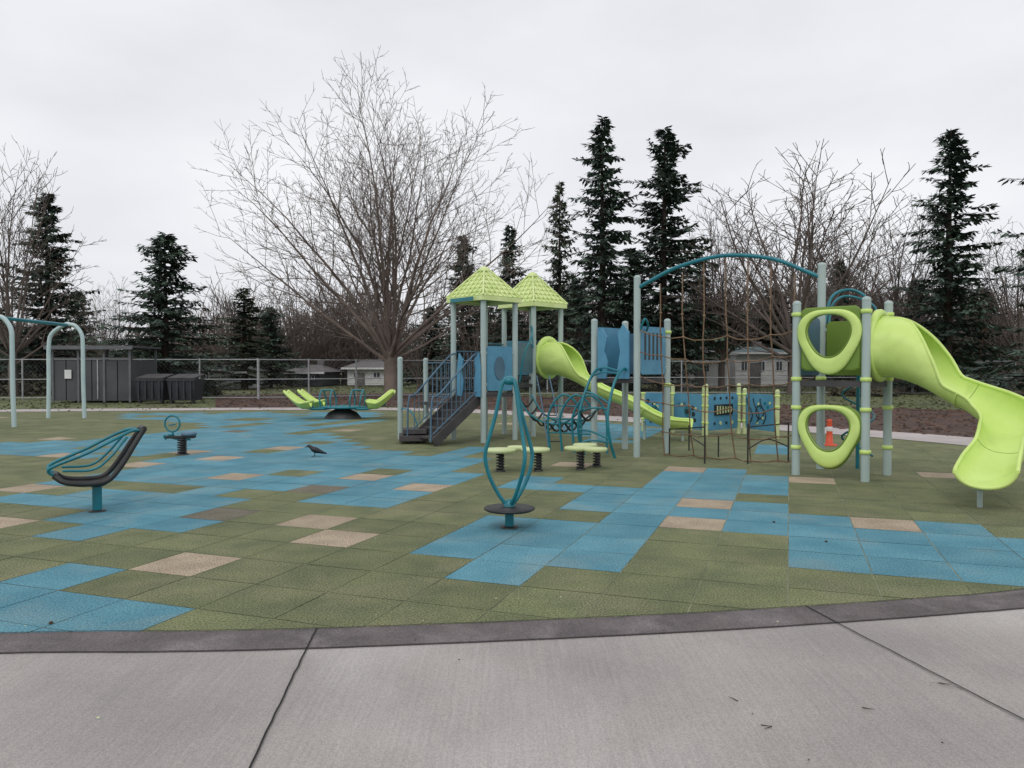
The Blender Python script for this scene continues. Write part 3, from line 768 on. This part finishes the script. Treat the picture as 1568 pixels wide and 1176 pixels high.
# ------------------------------------------------------------ crow
cr=B(); c=G(481,699)
Pth=[(-.155,.0,.148),(-.125,0,.152),(-.105,0,.160),(-.085,0,.166),(-.06,0,.158),(-.035,0,.135),(0,0,.112),(.05,0,.095),(.10,0,.078),(.15,0,.062),(.20,0,.048)]
rs=[.003,.007,.019,.028,.030,.038,.055,.052,.036,.022,.013]
cr.tube(catmull([c+Vector(p)*1.15 for p in Pth],3),[rs[min(i//3,len(rs)-1)]*(1-(i%3)/3)+rs[min(i//3+1,len(rs)-1)]*((i%3)/3) for i in range(3*(len(Pth)-1)+1)],'feather',12)
for s_ in (-1,1):
    cr.tube(catmull([c+Vector((-.02,s_*.036,.145)),c+Vector((.05,s_*.045,.122)),c+Vector((.12,s_*.026,.090)),c+Vector((.20,s_*.010,.062))],4),[.008]+[.022]*6+[.018,.016,.012,.008,.006,.003],'feather',8,ell=.5)
    cr.tube([c+Vector((.005,s_*.018,.09)),c+Vector((.018,s_*.018,.045)),c+Vector((.0,s_*.018,.006))],[.009,.004,.004],'black',6)
    for t_ in (-.4,0,.4): cr.tube([c+Vector((0,s_*.018,.006)),c+Vector((-.035*math.cos(t_),s_*.018+.035*math.sin(t_),.004))],.0028,'black',5)
cr.obj('crow')
b=B(); c=G(1270,682)
b.lathe(c,[(.15,0),(.15,.03),(.075,.04),(.06,.25),(.05,.5),(.055,.52),(.035,.55)],'orange',16)
b.lathe(c+Vector((0,0,.3)),[(.060,0),(.062,.005),(.058,.09),(.056,.095)],'white',16)
b.obj('traffic_cone')
# ------------------------------------------------------------ enclosure + dumpsters
en=empty('bin_enclosure'); b=B()
Y=37; x0=(82-784)/F*Y; x1=(200-784)/F*Y; w=x1-x0; cx=(x0+x1)/2
for i in range(6):
    b.box((x0+(i+.5)*w/6,Y,1.05),(w/6-.05,.05,1.95),'encl')
b.box((cx,Y+.06,1.05),(w-.06,.03,1.9),'deck')
for sgn in (0,1):
    b.box((x0 if not sgn else x1,Y+1.3,1.05),(.05,2.5,1.95),'encl')
b.box((cx,Y+2.5,1.05),(w,.06,1.95),'encl')
for i in range(4):
    x=x0+i*w/3; b.box((x,Y-.06,1.3),(.10,.07,2.6),'frame'); b.box((x,Y+2.6,1.3),(.09,.09,2.6),'frame')
b.beam((x0,Y-.06,2.1),(x1,Y-.06,2.1),.06,.08,'frame')
b.obj('walls',en); b=B()
b.box((cx,Y+1.2,2.66),(w+.5,3.0,.10),'encl'); b.box((cx,Y-.33,2.62),(w+.52,.05,.18),'frame')
b.obj('roof',en); b=B(); b.box((x0+.75,Y-.10,1.35),(.32,.02,.42),'white'); b.box((cx+.3,Y-.06,1.1),(.05,.03,1.9),'galv'); b.obj('sign',en)
for k_,(xa,xb) in enumerate(((206,250),(255,298))):
    du=empty('dumpster'); b=B(); Y=36; a=(xa-784)/F*Y; c_=(xb-784)/F*Y; w=c_-a; m_=(a+c_)/2
    vs=[]
    for z,in_ in ((.12,.10),(1.12,0)):
        vs+= [(a+in_,Y+in_,z),(c_-in_,Y+in_,z),(c_-in_,Y+1.2-in_,z),(a+in_,Y+1.2-in_,z)]
    b.add([Vector(v) for v in vs],[(0,1,5,4),(1,2,6,5),(2,3,7,6),(3,0,4,7),(3,2,1,0)],'dumps')
    for i in range(4): b.box((a+w*(.14+.24*i),Y+.0,.62),(.06,.07,.85),'dumps')
    b.box((m_,Y-.01,1.08),(w+.04,.06,.08),'dumps')
    for i in range(2): b.box((a+.15+i*(w-.3),Y+.2,.06),(.12,.2,.12),'black')
    b.obj('body',du); b=B()
    T_=Matrix.Rotation(.14,4,'X')
    for q in (.26,.745): b.box((a+w*q,Y+.62,1.25),(w*.47,1.25,.06),'deck',M4=T_)
    b.obj('lid',du)
# ------------------------------------------------------------ chain link fence
fc=empty('chain_link_fence'); fp=[Vector((-62,41,0)),Vector((-32,40.5,0)),Vector((-13.5,41,0)),Vector((-6.5,45,0)),Vector((8,50,0)),Vector((26,50,0)),Vector((60,46,0))]
b=B();wb=B();HF=2.1
for a,c in zip(fp,fp[1:]):
    d=c-a;L=d.length;n=max(1,round(L/3.0));d.normalize()
    for i in range(n+ (1 if c is fp[-1] else 0)):
        p=a+d*(L*i/n); b.tube([p,p+Vector((0,0,HF+.06))],.045 if i else .075,'galv',8)
    for z in (.08,HF*.5,HF): b.tube([a+Vector((0,0,z)),c+Vector((0,0,z))],.030,'galv',6)
    sp_=.22;k_=int(L/sp_)
    for i in range(k_):
        p=a+d*(i*sp_); 
        for s_ in (1,-1):
            q0=p; q1=p+d*(s_*HF*.9)
            t1=(q1-a).dot(d)
            hh=HF
            if t1<0: q1=q0-d*((q0-a).length); hh=HF*((q0-a).length)/(HF*.9)
            if t1>L: rem=L-(q0-a).length; q1=c; hh=HF*rem/(HF*.9)
            wb.tube([q0+Vector((0,0,.05)),Vector((q1.x,q1.y,hh))],.0032,'wire',3,caps=False)
b.obj('posts_and_rails',fc); wb.obj('wire_mesh',fc)
# ------------------------------------------------------------ houses
def house(xa,xb,Y,hw,hr,wall,roof,dep=8,wins=4):
    e=empty('house'); b=B()
    a=(xa-784)/F*Y;c=(xb-784)/F*Y;w=c-a;m_=(a+c)/2
    b.box((m_,Y+dep/2,hw/2),(w,dep,hw),wall); 
    for i in range(7): b.box((m_,Y-.02,.3+i*hw/7.5),(w+.02,.03,.02),wall)
    b.obj('walls',e); b=B()
    ov=.5
    vs=[(a-ov,Y-ov,hw),(c+ov,Y-ov,hw),(c+ov,Y+dep+ov,hw),(a-ov,Y+dep+ov,hw),(a+.8,Y+dep/2,hr),(c-.8,Y+dep/2,hr)]
    b.add([Vector(v)+Vector((0,0,.02)) for v in vs],[(0,1,5,4),(1,2,5),(2,3,4,5),(3,0,4),(3,2,1,0)],roof)
    b.box((m_,Y-ov,hw-.06),(w+2*ov,.06,.16),'white'); b.box((m_+w*.2,Y+dep/2,hr+.1),(.6,.6,.7),'roofg')
    b.obj('roof',e); b=B()
    for i in range(wins):
        x=a+w*(i+.5)/wins
        b.box((x,Y-.03,hw*.62),(w/wins*.36,.05,hw*.30),'white'); b.box((x,Y-.065,hw*.62),(w/wins*.30,.03,hw*.24),'glass'); b.box((x,Y-.09,hw*.62),(.05,.03,hw*.24),'white')
    b.obj('windows',e); b=B(); b.box((a+w*.5-w/wins*.36,Y-.05,hw*.36),(.9,.08,hw*.7),'roofg'); b.obj('door',e)
house(1045,1118,62,2.85,3.2,'white','roofg',wins=3); house(1126,1206,66,3.0,3.6,'white','rooft',wins=3)
house(305,372,60,1.4,1.9,'white','roofg',wins=3); house(532,592,72,1.7,2.5,'white','roofg',wins=2); house(1395,1440,75,1.6,2.4,'encl','roofg',wins=2)
house(440,490,70,1.3,2.0,'encl','roofg',wins=2)
# ------------------------------------------------------------ trees
def bare_tree_mesh(seed,Ht,Wd,trunk_h,nl,dens,rmin,rt,k='bark',maxlev=3,elev=(18,85),cf=.58,up=.03):
    rr=random.Random(seed); b=B()
    cz=Ht*cf; rz=Ht*(1-cf); rx=Wd/2
    def exitd(p,d):
        rzz=rz if (p.z+d.z*3)>cz else cz*.92
        P=Vector((p.x/rx,p.y/rx,(p.z-cz)/rzz)); D=Vector((d.x/rx,d.y/rx,d.z/(rz if d.z>.35 else rzz)))
        if P.z<-.95: P.z=-.95
        A=D.dot(D);Bq=P.dot(D);C=P.dot(P)-1; disc_=Bq*Bq-A*C
        if disc_<0: return .5
        return max(.3,(-Bq+math.sqrt(disc_))/A)
    def grow(p,d,L,r,lev):
        seg=[.9,.6,.42,.3][min(lev,3)]; n=max(3,int(L/seg)); P=[p.copy()];D=[d.copy()]
        wobv=[.055,.10,.15,.2][min(lev,3)]
        for i in range(n):
            d=d+Vector((rr.gauss(0,wobv),rr.gauss(0,wobv),rr.gauss(0,wobv)+(up if lev==0 else .05)))
            d.normalize(); P.append(P[-1]+d*(L/n)); D.append(d.copy())
        re=rmin*.6
        rs=[max(rmin*.65,r*(1-t)**1.15+re*t) for t in [i/n for i in range(n+1)]]
        b.tube(P,rs,k,6 if lev==0 else (4 if lev==1 else 3),caps=False)
        if lev>=maxlev: return
        sp_=[.58,.46,.33][lev]/dens; nc=max(2,int(L*.82/sp_))
        side=rr.uniform(0,6.28)
        for q in range(nc):
            t=.18+.80*(q+rr.random())/nc; t=min(t,.97); i=int(t*n); pp=P[i].lerp(P[min(i+1,n)],t*n-i); dd=D[min(i+1,n)]
            side+=2.4+rr.uniform(-.5,.5)
            u=dd.orthogonal().normalized(); w=dd.cross(u); ax=(u*math.cos(side)+w*math.sin(side))
            an=math.radians(rr.uniform(26,54)); nd=(dd*math.cos(an)+ax*math.sin(an)).normalized()
            if nd.z<-.25: nd.z*=.3; nd.normalize()
            cl_=min(L*(1-t*.6)*rr.uniform(.34,.58),exitd(pp,nd)*rr.uniform(.8,1.05))
            if cl_<.25: continue
            grow(pp,nd,cl_,max(rmin,rs[i]*rr.uniform(.34,.52)),lev+1)
    P=[Vector((0,0,-.3)),Vector((.03,0,.2)),Vector((rr.uniform(-.1,.1),0,trunk_h*.6)),Vector((rr.uniform(-.15,.15),0,trunk_h))]
    b.tube(P,[rt*1.35,rt*1.1,rt,rt*.9],k,10,caps=False)
    top=P[-1]
    for i in range(nl):
        az=2.4*i+rr.uniform(-.3,.3); t=(i+.5)/nl
        el=math.radians(elev[0]+(elev[1]-elev[0])*t**.9+rr.uniform(-5,5))
        st_=top-Vector((0,0,rr.uniform(0,trunk_h*.4)*(1-t)))
        d=Vector((math.cos(az)*math.cos(el),math.sin(az)*math.cos(el),math.sin(el)))
        d0=(d+Vector((0,0,.12))).normalized()
        grow(st_,d0,exitd(st_,d)*rr.uniform(.86,1.0),rt*rr.uniform(.28,.45),0)
    return b
def place(me,name,loc,sc,rz,parent=None):
    o=bpy.data.objects.new(name,me); scene.collection.objects.link(o); o.location=loc
    o.scale=sc if isinstance(sc,tuple) else (sc,)*3; o.rotation_euler=(0,0,rz)
    if parent: o.parent=parent
    return o
big=bare_tree_mesh(11,18.0,19.6,2.6,22,.98,.0115,.33,maxlev=3,elev=(14,86),cf=.56,up=.010).obj('bare_tree')
big.location=((598-784)/F*41,41,0); big.scale=(1.04,1.04,.98)
mB=[bare_tree_mesh(20+i,14,11,2.4,18,1.0,.0165,.24,k='bark2',maxlev=3,elev=(16,86),cf=.58).obj('bare_tree') for i in range(3)]
def toploc(px,py,Y): return (px-784)/F*Y, H+(565-py)*Y/F
spec=[(1215,205,50,1.38,0),(20,224,46,.85,1),(170,418,48,.9,2),(1378,300,52,1.1,1),(1560,315,50,1.1,2),(1105,290,58,.9,2),(1300,300,60,1.0,2)]
for n_,(px,py,Y,wf,mi_) in enumerate(spec):
    x,h=toploc(px,py,Y); s_=h/13.4
    if n_<3: o=mB[n_]; o.location=(x,Y,0); o.scale=(s_*wf,s_*wf,s_); o.rotation_euler=(0,0,n_*1.3)
    else: place(mB[mi_].data,'bare_tree',(x,Y,0),(s_*wf,s_*wf,s_),n_*2.1)
def conifer_mesh(seed,Ht,rad,nb=250,k='needle',gap=.25,droop=.35):
    rr=random.Random(seed); b=B()
    b.tube([Vector((0,0,-.2)),Vector((0,0,Ht*.5)),Vector((rr.uniform(-.1,.1),0,Ht))],[Ht*.018,Ht*.011,.02],'trunk',7,caps=False)
    for i in range(nb):
        t=(i+rr.random())/nb; t=t**.95; z=Ht*(.05+.945*t)
        prof=(1-t)**.70*(.85+.15*min(1,t*5))+.015
        lump=1+.6*noise.noise(Vector((seed*3.1,z*.9,0)))
        az=rr.uniform(0,6.28)
        lump2=1+gap*2.2*noise.noise(Vector((math.cos(az)*1.2+seed,math.sin(az)*1.2,z*.5)))
        L=rad*prof*lump*lump2*rr.uniform(.5,1.2)+.12
        if L<.12: continue
        d=Vector((math.cos(az),math.sin(az),rr.uniform(.0,.4)*(.3+t)));P=[Vector((0,0,z))];n=5
        for q in range(n):
            d.z-=droop*(1-t*.7)*.22*(1 if q<3 else -.9); P.append(P[-1]+d.normalized()*L/n)
        b.tube(P,[.05*(1-.15*q)*(.4+.6*(1-t)) for q in range(n+1)],'trunk',3,caps=False)
        ns=int(7+L*14)
        for q in range(ns):
            s_=.10+.90*((q+rr.random())/ns)**.85; f=s_*n; ii=min(int(f),n-1); p=P[ii].lerp(P[ii+1],f-ii)
            sd=Vector((-math.sin(az),math.cos(az),0))*rr.choice((-1,1))
            dr=(sd*rr.uniform(.15,1)+Vector((math.cos(az),math.sin(az),0))*rr.uniform(.2,1)+Vector((0,0,rr.uniform(-.8,.22)))).normalized()
            l=rr.uniform(.24,.62)*(.55+.6*(1-s_*.5))*(Ht/16)**.5; w=l*rr.uniform(.13,.28)
            wd_=dr.cross(Vector((rr.uniform(-.4,.4),rr.uniform(-.4,.4),1))).normalized()*w
            e=p+dr*l
            b.add([p,p+dr*l*.45+wd_,e,p+dr*l*.5-wd_-Vector((0,0,w*.5))],[(0,1,2),(0,2,3)],k)
    return b
cm=[conifer_mesh(1,19,3.4,300,'needle',.6,.5),conifer_mesh(2,19,3.7,310,'needle',.55,.3),conifer_mesh(3,16,2.6,230,'needle2',.55,.6),conifer_mesh(4,10,3.2,300,'needle',.4,.35)]
hts=[19,19,16,10]; rads=[3.4,3.7,2.6,3.2]
cm=[x.obj('fir_tree') for x in cm]
used=set()
firs=[(922,182,55,60,0),(1015,197,57,70,1),(857,278,60,30,2),(780,345,56,36,0),(708,360,57,40,1),(1450,200,48,66,0),(75,295,50,58,1),(255,358,45,76,3),(375,440,60,42,2),(120,445,58,40,3),(1660,170,30,110,1),(1285,398,60,38,3),(5,470,60,40,0),(415,470,66,40,3),(660,470,66,40,1),(880,430,66,46,3),(1070,420,64,50,3),(965,380,60,60,0),(1400,430,62,46,1),(1505,440,62,46,3),(1180,440,68,50,0),(1330,450,70,46,3),(745,470,66,44,2),(830,455,64,44,3),(1110,460,78,60,1),(1240,450,76,50,3),(1480,470,70,60,1)]
for n_,(px,py,Y,hw_,mi_) in enumerate(firs):
    if 1030<px<1215 and Y<76: Y=76
    x,h=toploc(px,py,Y); sz=h/hts[mi_]; sx=(hw_/F*Y)/(rads[mi_]*.80)
    if mi_ not in used: o=cm[mi_]; used.add(mi_); o.location=(x,Y,0); o.scale=(sx,sx,sz)
    else: o=place(cm[mi_].data,'fir_tree',(x,Y,0),(sx,sx,sz),n_*1.7)
bt=empty('distant_trees')
lo=[]
for i in range(4):
    o=bare_tree_mesh(60+i,9,8,1.2,14,.75,.017,.13,k='bark2',maxlev=3,elev=(20,86)).obj('bare_crown',bt); lo.append(o)
cnt=0
while cnt<112:
    Y=R.uniform(54,82); px=R.uniform(-120,1700)
    if 130<px<330 and R.random()<.6: continue
    if (1020<px<1220 or 290<px<380 or 430<px<615) and Y<75: Y=R.uniform(76,84)
    pytop=R.uniform(385,480) if px>350 else R.uniform(450,515)
    if 620<px<700: pytop=R.uniform(480,520)
    x,h=toploc(px,pytop,Y); s_=h/9
    if cnt<4: o=lo[cnt]; o.location=(x,Y,0); o.scale=(s_*1.1,s_*1.1,s_)
    else: place(lo[cnt%4].data,'bare_crown',(x,Y,0),(s_*1.15,s_*1.15,s_),R.uniform(0,6.28),bt)
    cnt+=1
hb=B()
def topz(x,y): 
    v=5.2+2.6*noise.noise(Vector((x*.10,3,0)))+1.8*noise.noise(Vector((x*.45,y*.3,0)))
    if x>0: v+=2.0
    if -32<x<-12: v+=1.2
    if -12<x<-5: v-=1.2
    if x<-32: v-=1.2
    return max(1.5,v)
for _ in range(40000):
    x=R.uniform(-80,90); y=R.uniform(84,90)
    z=topz(x,y)*.80*R.random()**.8
    l=R.uniform(.14,.45); d=Vector((R.gauss(0,1),R.gauss(0,1),R.gauss(0,1))).normalized()*l; e=d.orthogonal().normalized()*l*.6; c=Vector((x,y,z))
    hb.add([c-d,c+e,c+d,c-e],[(0,1,2,3)],'brush')
for _ in range(60000):
    x=R.uniform(-80,90); y=R.uniform(82,88)
    t=R.random()**.65; z=topz(x,y)*1.25*t
    l=R.uniform(.5,1.6); d=Vector((R.gauss(0,.42),R.gauss(0,.2),1)).normalized()*l; w=Vector((R.uniform(.02,.055),0,0)); c=Vector((x,y,z))
    hb.add([c-w,c+w,c+d],[(0,1,2)],'sticks')
hb.obj('thicket_hedge')
sb=B()
for cx_,cy_,rr_,hh in [(-21,47,3.2,1.6),(-3,54,3.5,1.8),(5,57,4,1.9),(28,56,4,1.5),(36,54,4,1.6),(-31,48,4,1.4),(21,46,2,.8),(30,44,2.2,.9)]:
    for _ in range(2000):
        a=R.uniform(0,6.28);q=R.random()**.5; z=hh*R.random()*(1-q*q*.7); c=Vector((cx_+rr_*q*math.cos(a),cy_+rr_*.5*q*math.sin(a),z))
        l=R.uniform(.08,.26); d=Vector((R.gauss(0,1),R.gauss(0,1),R.gauss(0,1))).normalized()*l; e=d.orthogonal().normalized()*l*.5
        sb.add([c-d,c+e,c+d,c-e],[(0,1,2,3)],'brush')
sb.obj('shrubs')
for px in (1444,1502):
    x=(px-784)/F*52; b=B(); b.tube([(x,52,0),(x,52,4.6)],[.11,.08],'pole',8); b.box((x,52,4.3),(.7,.08,.1),'pole'); b.obj('timber_post')
# ------------------------------------------------------------ world, sun, camera
w=bpy.data.worlds.new('World'); scene.world=w; w.use_nodes=True; nt=w.node_tree;N=nt.nodes;L=nt.links
bg=N['Background']; bg.inputs['Strength'].default_value=.12
sky=N.new('ShaderNodeTexSky'); sky.sky_type='NISHITA'; sky.sun_disc=False
el=math.radians(48); rot=math.radians(200); sky.sun_elevation=el; sky.sun_rotation=rot
tc=N.new('ShaderNodeTexCoord'); mp=N.new('ShaderNodeMapping'); mp.inputs['Scale'].default_value=(1,1,2.6); L.new(tc.outputs['Generated'],mp.inputs['Vector'])
nz=N.new('ShaderNodeTexNoise'); nz.inputs['Scale'].default_value=1.8; nz.inputs['Detail'].default_value=6; nz.inputs['Roughness'].default_value=.5; L.new(mp.outputs[0],nz.inputs['Vector'])
rp=N.new('ShaderNodeValToRGB'); rp.color_ramp.elements[0].position=.3; rp.color_ramp.elements[1].position=.7
rp.color_ramp.elements[0].color=(.745,.755,.80,1); rp.color_ramp.elements[1].color=(.97,.975,1.0,1)
L.new(nz.outputs['Fac'],rp.inputs['Fac'])
sc=N.new('ShaderNodeVectorMath'); sc.operation='SCALE'; sc.inputs['Scale'].default_value=8.2; L.new(rp.outputs['Color'],sc.inputs[0])
mx=N.new('ShaderNodeMix'); mx.data_type='RGBA'; mx.inputs[0].default_value=.95; L.new(sky.outputs[0],mx.inputs[6]); L.new(sc.outputs[0],mx.inputs[7])
L.new(mx.outputs[2],bg.inputs['Color'])
sd=bpy.data.lights.new('sun','SUN'); sd.energy=.8; sd.angle=math.radians(25); sd.color=(1,.97,.93)
so=bpy.data.objects.new('sun',sd); scene.collection.objects.link(so)
dv=Vector((math.sin(rot)*math.cos(el),math.cos(rot)*math.cos(el),math.sin(el)))
so.rotation_euler=dv.to_track_quat('Z','Y').to_euler()
cd=bpy.data.cameras.new('camera'); co=bpy.data.objects.new('camera',cd); scene.collection.objects.link(co)
cd.sensor_width=36; cd.lens=36*F/1568; cd.clip_end=3000; cd.clip_start=.05
co.location=(0,0,H); co.rotation_euler=(math.radians(90)-TH,0,0); scene.camera=co
scene.view_settings.view_transform='Standard'; scene.view_settings.look='None'; scene.view_settings.exposure=0
